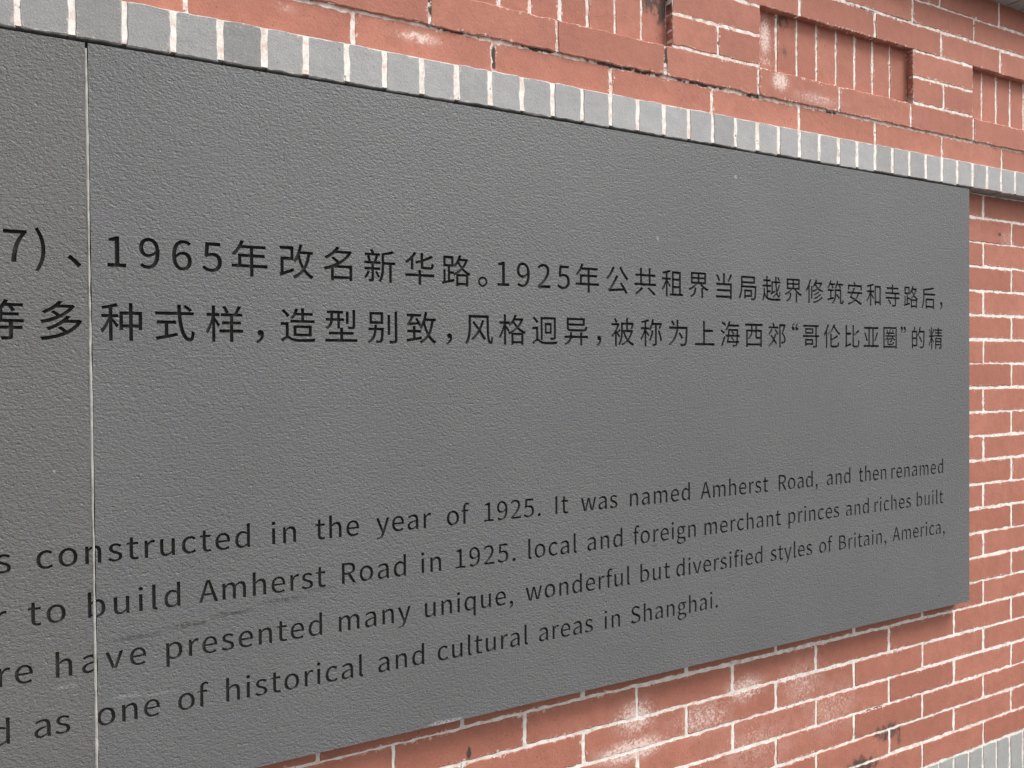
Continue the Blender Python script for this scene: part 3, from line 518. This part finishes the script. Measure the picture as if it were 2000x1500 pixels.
    '租': (1000, [[476,784,476,23,375,23,375,-47,959,-47,959,23,866,23,866,784],[550,23,550,216,789,216,789,23],[550,470,789,470,789,285,550,285],[550,539,550,714,789,714,789,539],[372,826,281,794,169,767,53,745,65,716,74,687,207,708,207,558,42,558,42,488,198,488,151,371,91,260,28,172,50,139,68,103,117,175,164,264,207,362,207,-78,279,-78,279,388,332,305,373,234,419,293,351,381,279,470,279,488,418,488,418,558,279,558,279,724,353,744,418,766]]),
    '称': (1000, [[512,450,483,327,443,213,392,120,453,81,506,182,549,304,582,437],[782,440,824,322,860,199,882,91,952,113,928,220,892,342,848,460],[532,838,503,712,461,595,408,496,408,553,279,553,279,731,348,750,409,772,364,831,277,800,172,773,63,752,75,723,84,694,209,715,209,553,54,553,54,483,200,483,153,366,95,255,33,167,53,135,70,103,119,175,166,264,209,362,209,-81,279,-81,279,370,328,300,365,241,409,300,348,371,279,445,279,483,398,483,394,477,458,438,509,529,553,637,653,637,653,12,649,-1,636,-5,532,-5,548,-40,559,-76,638,-74,691,-63,713,-48,724,-23,728,12,728,637,863,637,810,526,877,510,919,602,958,697,909,711,898,707,576,707,604,824]]),
    '等': (1000, [[578,845,541,763,492,688,433,628,460,611,460,542,147,542,147,479,460,479,460,389,48,389,48,323,665,323,665,235,80,235,80,169,665,169,665,10,660,-4,642,-9,497,-8,514,-43,525,-79,629,-78,697,-68,724,-52,737,-28,741,9,741,169,929,169,929,235,741,235,741,323,956,323,956,389,537,389,537,479,861,479,861,542,537,542,537,611,521,611,553,649,583,692,651,692,693,630,722,573,787,601,764,644,732,692,945,692,945,756,619,756,650,828],[223,126,289,77,349,23,393,-28,451,19,405,70,344,122,278,169],[186,845,145,758,93,677,33,610,66,590,96,568,145,624,191,692,231,692,257,632,274,578,341,603,327,644,306,692,488,692,488,756,226,756,257,826]]),
    '筑': (1000, [[543,299,626,208,689,120,747,163,683,248,598,335],[41,126,57,55,422,138,415,203,275,174,275,429,413,429,413,496,64,496,64,429,203,429,203,159],[463,508,463,286,460,221,446,155,415,91,364,30,285,-24,312,-50,336,-78,422,-17,479,54,514,130,531,208,536,284,536,441,755,441,755,57,757,4,764,-25,776,-42,802,-56,832,-60,883,-60,909,-58,932,-52,949,-39,961,-19,968,18,972,70,941,83,914,100,909,27,905,14,899,8,878,5,849,5,839,5,832,9,829,23,828,50,828,508],[205,845,162,735,105,635,35,554,69,534,99,512,156,583,209,669,264,669,297,592,320,523,386,549,367,605,339,669,490,669,490,734,241,734,277,828],[593,842,560,738,514,644,456,566,490,545,519,523,567,590,609,669,680,669,728,594,763,527,829,553,801,608,761,669,942,669,942,734,637,734,666,826]]),
    '精': (1000, [[51,762,86,649,106,543,161,556,140,662,103,775],[328,779,299,664,264,555,311,540,351,645,391,763],[41,504,41,434,170,434,132,320,83,209,30,121,51,84,69,45,109,114,148,200,182,294,182,-78,251,-78,251,319,297,236,330,167,381,224,318,318,251,412,251,434,363,434,363,504,251,504,251,837,182,837,182,504],[636,840,636,759,426,759,426,701,636,701,636,639,451,639,451,584,636,584,636,517,398,517,398,458,960,458,960,517,707,517,707,584,912,584,912,639,707,639,707,701,934,701,934,759,707,759,707,840],[823,341,823,266,532,266,532,341],[460,398,460,-79,532,-79,532,84,823,84,823,-2,819,-13,806,-17,707,-16,721,-47,729,-79,808,-78,860,-68,880,-54,890,-33,893,-2,893,398],[532,212,823,212,823,137,532,137]]),
    '致': (1000, [[76,441,147,455,405,480,427,433,488,466,436,559,369,660,312,632,371,540,157,523,215,610,268,707,498,707,498,776,51,776,51,707,184,707,134,612,98,554,75,525,52,511],[38,50,50,-26,509,56,506,127,313,94,313,244,487,244,487,313,313,313,313,427,239,427,239,313,66,313,66,244,239,244,239,82],[621,584,807,584,786,459,756,348,717,250,674,347,640,452,614,564],[611,841,589,739,562,641,528,549,489,467,443,396,473,368,499,339,535,395,569,457,598,356,633,262,674,176,612,101,535,38,443,-14,468,-47,487,-81,576,-28,652,35,716,107,773,34,840,-27,917,-76,940,-43,969,-13,889,35,820,98,761,175,815,292,856,428,885,584,955,584,955,654,644,654,667,740,686,828]]),
    '被': (1000, [[140,808,183,735,216,666,277,701,242,766,197,836],[40,663,40,594,275,594,207,467,122,351,30,259,49,227,65,190,122,247,178,313,178,-79,248,-79,248,324,299,250,338,187,379,245,308,336,354,380,403,430,356,472,320,423,278,373,248,409,248,412,310,522,360,637,322,666,311,663],[424,692,424,431,422,343,413,248,394,152,360,59,307,-25,336,-47,362,-73,414,9,450,99,474,195,487,290,492,381,501,381,540,280,589,190,648,109,581,56,508,14,432,-18,454,-47,473,-79,552,-43,627,2,697,58,763,4,838,-41,920,-76,942,-42,967,-12,886,18,812,58,747,108,815,200,871,308,911,433,866,451,852,447,709,447,709,622,864,622,826,495,889,480,922,574,954,682,901,695,890,692,709,692,709,840,639,840,639,692],[639,622,639,447,493,447,493,622],[824,381,791,298,748,224,697,158,645,225,602,299,568,381]]),
    '西': (1000, [[59,775,59,702,356,702,356,557,113,557,113,-76,186,-76,186,-14,819,-14,819,-73,894,-73,894,557,641,557,641,702,939,702,939,775],[186,56,186,244,210,219,230,190,307,240,361,296,396,358,415,423,423,488,568,488,568,330,571,288,580,259,599,241,628,231,670,228,806,228,819,228,819,56],[186,246,186,488,355,488,348,435,332,383,302,333,254,287],[424,557,424,702,568,702,568,557],[641,488,819,488,819,301,799,299,679,299,654,301,643,310,641,330]]),
    '越': (1000, [[789,803,842,739,886,679,940,712,895,769,841,830],[101,388,101,305,96,217,84,129,61,44,26,-33,53,-52,77,-77,109,-13,132,56,148,128,200,53,267,0,349,-32,449,-49,570,-54,939,-54,952,-15,970,20,570,18,472,21,389,33,319,55,319,250,460,250,460,317,319,317,319,455,475,455,475,522,304,522,304,650,455,650,455,716,304,716,304,840,235,840,235,716,81,716,81,650,235,650,235,522,44,522,44,455,251,455,251,100,216,140,186,191,162,254,164,384],[488,141,535,177,700,275,690,302,682,333,569,271,569,602,699,602,716,414,744,258,690,194,629,139,563,96,588,71,609,42,666,82,718,128,767,182,797,121,832,83,874,69,905,74,928,92,944,126,955,176,963,247,936,261,910,282,905,199,896,151,882,136,858,149,835,187,814,247,864,331,905,424,939,523,880,538,843,433,795,335,778,458,765,602,960,602,960,666,762,666,759,840,690,840,695,666,501,666,501,278,493,244,475,221,456,208,475,176]]),
    '路': (1000, [[156,732,345,732,345,556,156,556],[38,42,51,-31,438,64,431,131,299,100,299,279,405,279,425,254,441,229,501,258,501,-78,571,-78,571,-41,823,-41,823,-75,894,-75,894,256,926,241,948,275,973,304,887,344,810,394,743,452,802,532,852,621,891,720,844,741,830,738,636,738,668,823,597,841,550,724,488,618,414,532,414,798,89,798,89,490,231,490,231,84,153,66,153,396,89,396,89,52],[571,25,571,218,823,218,823,25],[797,672,752,584,695,504,639,579,596,655,605,672],[546,283,624,337,697,402,766,339,845,283],[650,454,579,391,503,339,424,298,424,346,299,346,299,490,414,490,414,522,467,477,514,530,558,592,600,523]]),
    '迥': (1000, [[62,763,145,679,208,598,268,641,202,722,118,802],[558,546,690,546,690,341,558,341],[503,608,503,279,748,279,748,608],[256,484,49,484,49,414,184,414,184,104,138,79,91,43,41,-2,87,-64,140,-7,188,34,229,50,270,33,326,-3,401,-34,492,-49,600,-53,781,-50,943,-43,951,-5,964,32,790,19,602,14,500,17,414,29,342,56,293,87,256,108],[350,795,350,79,418,79,418,728,837,728,837,171,832,156,816,151,694,152,708,117,717,83,811,84,870,95,892,111,903,135,907,170,907,795]]),
    '造': (1000, [[70,760,155,678,221,598,280,643,212,721,126,800],[456,310,796,310,796,155,456,155],[385,374,385,92,871,92,871,374],[594,840,594,714,470,714,490,762,507,811,437,827,403,735,358,650,304,580,337,563,367,544,404,592,438,649,594,649,594,520,305,520,305,456,949,456,949,520,668,520,668,649,905,649,905,714,668,714,668,840],[251,456,47,456,47,386,179,386,179,87,114,49,47,-7,94,-73,143,-20,189,17,227,32,264,16,314,-16,385,-44,473,-58,579,-61,770,-58,949,-51,957,-12,971,26,780,12,580,7,480,10,396,22,327,47,283,75,251,93]]),
    '郊': (1000, [[369,572,448,470,508,374,562,418,500,510,420,609],[190,606,149,536,101,469,48,411,91,356,149,423,205,502,253,585],[608,787,608,-80,678,-80,678,720,849,720,793,586,729,448,782,396,820,348,845,303,859,261,863,222,860,189,851,161,834,144,812,136,787,133,698,135,714,99,720,64,769,62,817,64,853,71,884,85,913,116,930,160,935,215,931,258,919,304,896,352,859,403,806,458,879,607,947,756,894,790,882,787],[243,813,278,753,304,695,68,695,68,628,561,628,561,695,330,695,376,716,347,775,307,839],[152,343,281,211,214,127,134,52,43,-11,70,-36,94,-63,184,1,262,74,329,158,393,81,442,14,490,71,438,140,368,219,414,311,450,411,380,428,353,348,318,272,197,390]]),
    '风': (1000, [[159,792,159,495,157,394,149,285,129,174,94,67,40,-31,73,-54,102,-81,160,24,199,142,222,266,233,386,236,495,236,720,760,720,761,512,764,336,772,190,786,77,810,-5,844,-54,893,-70,922,-64,942,-46,956,-13,965,38,971,107,946,131,922,159,918,83,911,29,899,8,866,44,847,148,837,312,834,529,835,792],[610,649,565,529,507,411,425,513,344,608,282,575,375,463,467,343,397,244,321,159,239,92,269,65,296,34,374,102,447,185,513,280,600,155,665,48,735,88,657,210,554,350,621,487,676,630]]),
    '，': (1000, [[157,-107,215,-80,263,-42,299,4,322,58,330,120,326,159,316,191,299,215,275,230,245,235,207,227,180,203,169,163,179,124,206,100,244,92,261,94,253,55,237,21,211,-8,177,-33,135,-54]]),
}
ROW_0 = [(')', -0.022), ('1', 0.0639), ('9', 0.1077), ('6', 0.151), ('5', 0.1943), ('年', 0.2352), ('改', 0.306), ('名', 0.3764), ('新', 0.4443), ('华', 0.5152), ('路', 0.583), ('。', 0.6524), ('1', 0.6881), ('9', 0.7304), ('2', 0.7742), ('5', 0.8172), ('年', 0.8566), ('公', 0.926), ('共', 0.9946), ('租', 1.0633), ('界', 1.1318), ('当', 1.2015), ('局', 1.2701), ('越', 1.3392), ('界', 1.406), ('修', 1.4741), ('筑', 1.5424), ('安', 1.6087), ('和', 1.6767), ('寺', 1.7437), ('路', 1.8128), ('后', 1.8812), ('，', 1.9471)]
ROW_1 = [('等', -0.0905), ('多', -0.0194), ('种', 0.0575), ('式', 0.1271), ('样', 0.1979), ('，', 0.265), ('造', 0.3077), ('型', 0.3779), ('别', 0.4494), ('致', 0.5171), ('，', 0.5841), ('风', 0.6262), ('格', 0.6937), ('迥', 0.7617), ('异', 0.8308), ('，', 0.8979), ('被', 0.9391), ('称', 1.009), ('为', 1.0785), ('上', 1.1479), ('海', 1.218), ('西', 1.2867), ('郊', 1.356), ('“', 1.3941), ('哥', 1.4618), ('伦', 1.5302), ('比', 1.5983), ('亚', 1.6657), ('圈', 1.7344), ('”', 1.8007), ('的', 1.8407), ('精', 1.9102)]
ENGLISH = [
    (-0.2648, [('s', None, -0.0541), ('constructed', -0.0241, 0.2595), ('in', 0.2927, 0.33), ('the', 0.3613, 0.4328), ('year', 0.4626, 0.5607), ('of', 0.5904, 0.6332), ('1925.', 0.6629, 0.7791), ('It', 0.8112, 0.8394), ('was', 0.8682, 0.9527), ('named', 0.9829, 1.1352), ('Amherst', 1.164, 1.3565), ('Road,', 1.3884, 1.5112), ('and', 1.5415, 1.6212), ('then', 1.6505, 1.7488), ('renamed', 1.7677, 1.9688)]),
    (-0.3412, [('r', None, -0.0599), ('to', -0.0349, 0.0099), ('build', 0.0377, 0.1587), ('Amherst', 0.1844, 0.3766), ('Road', 0.4036, 0.5141), ('in', 0.542, 0.5786), ('1925.', 0.6062, 0.7255), ('local', 0.7523, 0.8577), ('and', 0.8821, 0.9639), ('foreign', 0.9905, 1.1504), ('merchant', 1.1739, 1.3943), ('princes', 1.418, 1.5824), ('and', 1.6059, 1.6856), ('riches', 1.7057, 1.841), ('built', 1.8637, 1.9688)]),
    (-0.4181, [('re', None, -0.0306), ('have', -0.003, 0.1112), ('presented', 0.1387, 0.3699), ('many', 0.3976, 0.5216), ('unique,', 0.5478, 0.7195), ('wonderful', 0.7462, 0.9819), ('but', 1.0075, 1.082), ('diversified', 1.0985, 1.3382), ('styles', 1.3627, 1.4923), ('of', 1.5157, 1.5589), ('Britain,', 1.5821, 1.7484), ('America,', 1.7723, 1.975)]),
    (-0.4967, [('d', None, -0.0586), ('as', -0.0299, 0.0133), ('one', 0.0471, 0.1287), ('of', 0.1538, 0.1961), ('historical', 0.2219, 0.4376), ('and', 0.4636, 0.5455), ('cultural', 0.5707, 0.7498), ('areas', 0.7737, 0.8932), ('in', 0.9206, 0.9571), ('Shanghai.', 0.9837, 1.2095)]),
]

# ---------------------------------------------------------------- the stone sign
def glyph(ch):
    adv, rings = GLYPHS[ch]
    return adv / 1000, [[(v[i] / 1000, v[i + 1] / 1000) for i in range(0, len(v), 2)] for v in rings]
def grow(c, d):
    """offset a contour outwards from the ink by d (outer rings and counters run opposite ways)"""
    n = len(c); out = []
    for i in range(n):
        (x0, y0), (x1, y1), (x2, y2) = c[i - 1], c[i], c[(i + 1) % n]
        ax, ay, bx, by = x1 - x0, y1 - y0, x2 - x1, y2 - y1
        la, lb = math.hypot(ax, ay) or 1e-9, math.hypot(bx, by) or 1e-9
        nx, ny = ay / la + by / lb, -ax / la - bx / lb
        l = math.hypot(nx, ny)
        if l < 1e-6: out.append((x1, y1)); continue
        nx, ny = nx / l, ny / l
        k = d / max(.5, nx * ay / la - ny * ax / la)
        out.append((x1 + nx * k, y1 + ny * k))
    return out
def area(c):
    return sum(c[i - 1][0] * c[i][1] - c[i][0] * c[i - 1][1] for i in range(len(c))) / 2

def place(cs, x, z, s, fat, store):
    big = max(cs, key=lambda c: abs(area(c)))
    sg = 1 if area(big) > 0 else -1
    for c in cs:
        store.append([(x + px * s, z + pz * s) for px, pz in grow(c, fat * sg)])
LINES = []
EM = .05855
FAT_CN, FAT_EN = .0055, .0055
seven = max(p[0] for c in glyph('7')[1] for p in c)
for row_chars, zb, extra in ((ROW_0, .1542, [('7', -.0295 - seven * EM), ('、', .0160)]), (ROW_1, .0539, [])):
    for ch, x in extra + row_chars:
        st = []
        place(glyph(ch)[1], x, zb, EM, FAT_CN, st)
        LINES.append(('engraved_character', st, zb - .0125, zb + .0560))
ES = .1305 * .35014
for zb, words in ENGLISH:
    for w, xa, xb in words:
        st = []
        pen, pos = 0.0, []
        for ch in w:
            pos.append(pen); pen += glyph(ch)[0]
        lo = min(p[0] for c in glyph(w[0])[1] for p in c)
        hi = pos[-1] + max(p[0] for c in glyph(w[-1])[1] for p in c)
        n = len(w) - 1
        if xa is None:
            tr = .0030
            xa = xb - (hi - lo) * ES - tr * n
        else:
            tr = (xb - xa - (hi - lo) * ES) / max(n, 1)
        for i, ch in enumerate(w):
            place(glyph(ch)[1], xa - lo * ES + pos[i] * ES + tr * i, zb, ES, FAT_EN, st)
        LINES.append(('engraved_word', st, zb - .0150, zb + .0420))

def carve(rect, contours):
    """triangles of a rectangle split into (stone, letter) by the winding of the letter outlines"""
    pts, edges = [], []
    for c in [rect] + contours:
        s = len(pts)
        pts += [Vector(p) for p in c]
        edges += [(s + i, s + (i + 1) % len(c)) for i in range(len(c))]
    vs, _e, fs, *_ = delaunay_2d_cdt(pts, edges, [], 0, 1e-6)
    stone, ink = [], []
    for f in fs:
        x = sum(vs[i][0] for i in f) / len(f); z = sum(vs[i][1] for i in f) / len(f)
        wn_ = 0
        for c in contours:
            for i in range(len(c)):
                (ax, az), (bx, bz) = c[i - 1], c[i]
                if (az <= z) != (bz <= z) and (ax + (z - az) / (bz - az) * (bx - ax)) > x:
                    wn_ += 1 if bz > az else -1
        (ink if wn_ else stone).append([(vs[i][0], vs[i][1]) for i in f])
    return stone, ink

PX0, PX1, PZ0, PZ1, SEAM = -2.02, 2.0785, -.6065, .4640, .0458
CARVE = .0058
sign = empty('stone_sign', (SEAM, 0, EYE - .07), 'long grey stone sign engraved with Chinese and English text, fixed to the brick wall', 'sign')
# the face is cut into cells, one round each word or character, so that every carving is a clean hole
face = bmesh.new()
def sheet(x0, x1, z0, z1):
    if x1 - x0 < 1e-5 or z1 - z0 < 1e-5: return
    face.faces.new([face.verts.new((x, CARVE * 0, z + EYE)) for x, z in ((x0, z0), (x1, z0), (x1, z1), (x0, z1))])
bands, INKED = {}, []
NAMES = {id(e[1]): e[0] for e in LINES}
for e in LINES: bands.setdefault((e[2], e[3]), []).append(e[1])
ztop = PZ1
for (z0, z1) in sorted(bands, reverse=True):
    sheet(PX0, PX1, z1, ztop)
    ztop = z0
    cells = sorted((min(p[0] for c in st for p in c), max(p[0] for c in st for p in c), st) for st in bands[(z0, z1)])
    xl = cells[0][0] - .006
    sheet(PX0, xl, z0, z1)
    for i, (lo, hi, st) in enumerate(cells):
        xr = max(hi + .0003, (hi + cells[i + 1][0]) / 2) if i + 1 < len(cells) else hi + .006
        stone, ink = carve([(xl, z0), (xr, z0), (xr, z1), (xl, z1)], st)
        for f in stone: face.faces.new([face.verts.new((x, 0, z + EYE)) for x, z in f])
        for c in st:             # sides of the cut
            for k in range(len(c)):
                (ax, az), (bx, bz) = c[k - 1], c[k]
                face.faces.new([face.verts.new(p) for p in ((ax, 0, az + EYE), (bx, 0, bz + EYE), (bx, CARVE, bz + EYE), (ax, CARVE, az + EYE))])
        INKED.append((NAMES[id(st)], ink))
        xl = xr
    sheet(xl, PX1, z0, z1)
sheet(PX0, PX1, PZ0, ztop)
facemesh = bpy.data.meshes.new('face')
face.to_mesh(facemesh); face.free()
for left in (True, False):
    bm = bmesh.new()
    bm.from_mesh(facemesh)
    cut = SEAM - .0012 if left else SEAM + .0024
    geom = bm.verts[:] + bm.edges[:] + bm.faces[:]
    bmesh.ops.bisect_plane(bm, geom=geom, plane_co=(cut, 0, 0), plane_no=(1, 0, 0), clear_outer=left, clear_inner=not left)
    bx0, bx1 = (PX0, cut) if left else (cut, PX1)
    box(bm, bx0, bx1, CARVE + .0004, YW - .004, PZ0, PZ1)
    for q in ((bx0, bx1, PZ0), (bx0, bx1, PZ1)):      # edges of the face, down to the body of the slab
        bm.faces.new([bm.verts.new((x, y, q[2] + EYE)) for x, y in ((q[0], 0), (q[1], 0), (q[1], CARVE + .0004), (q[0], CARVE + .0004))])
    for x in (bx0, bx1):
        bm.faces.new([bm.verts.new((x, y, z + EYE)) for y, z in ((0, PZ0), (CARVE + .0004, PZ0), (CARVE + .0004, PZ1), (0, PZ1))])
    adopt(link('slab', bm, [SLAB_WARM if left else SLAB]), sign)
bpy.data.meshes.remove(facemesh)
for name, tris in INKED:         # painted floors of the carved letters, one part per word or character
    bm = bmesh.new()
    for f in tris: bm.faces.new([bm.verts.new((x, CARVE - .0001, z + EYE)) for x, z in f])
    bmesh.ops.remove_doubles(bm, verts=bm.verts, dist=1e-6)
    adopt(link(name, bm, [INK]), sign)
# bead of sealant run down the joint between the two slabs, over the letters it crosses
bm = bmesh.new()
prev = None
N = 150
w1 = wobble(N + 1, .0007); w2 = wobble(N + 1, .00025); w3 = wobble(N + 1, .0007)
for i in range(N + 1):
    z = .4565 + (PZ0 + .001 - .4565) * i / N
    hw = .0019 + w1[i] * .6 + .0004 * math.sin(i * .11)
    cx = SEAM - .0003 + w2[i]
    ring = [bm.verts.new((cx + math.sin(a) * hw, .0006 - math.cos(a) * (.0016 + w3[i]), z + EYE)) for a in [math.radians(d) for d in (-100, -65, -35, 0, 35, 65, 100)]]
    if prev:
        for k in range(6): bm.faces.new((prev[k], prev[k + 1], ring[k + 1], ring[k]))
    prev = ring
adopt(link('sealant_bead', bm, [SEALANT], smooth=True), sign)
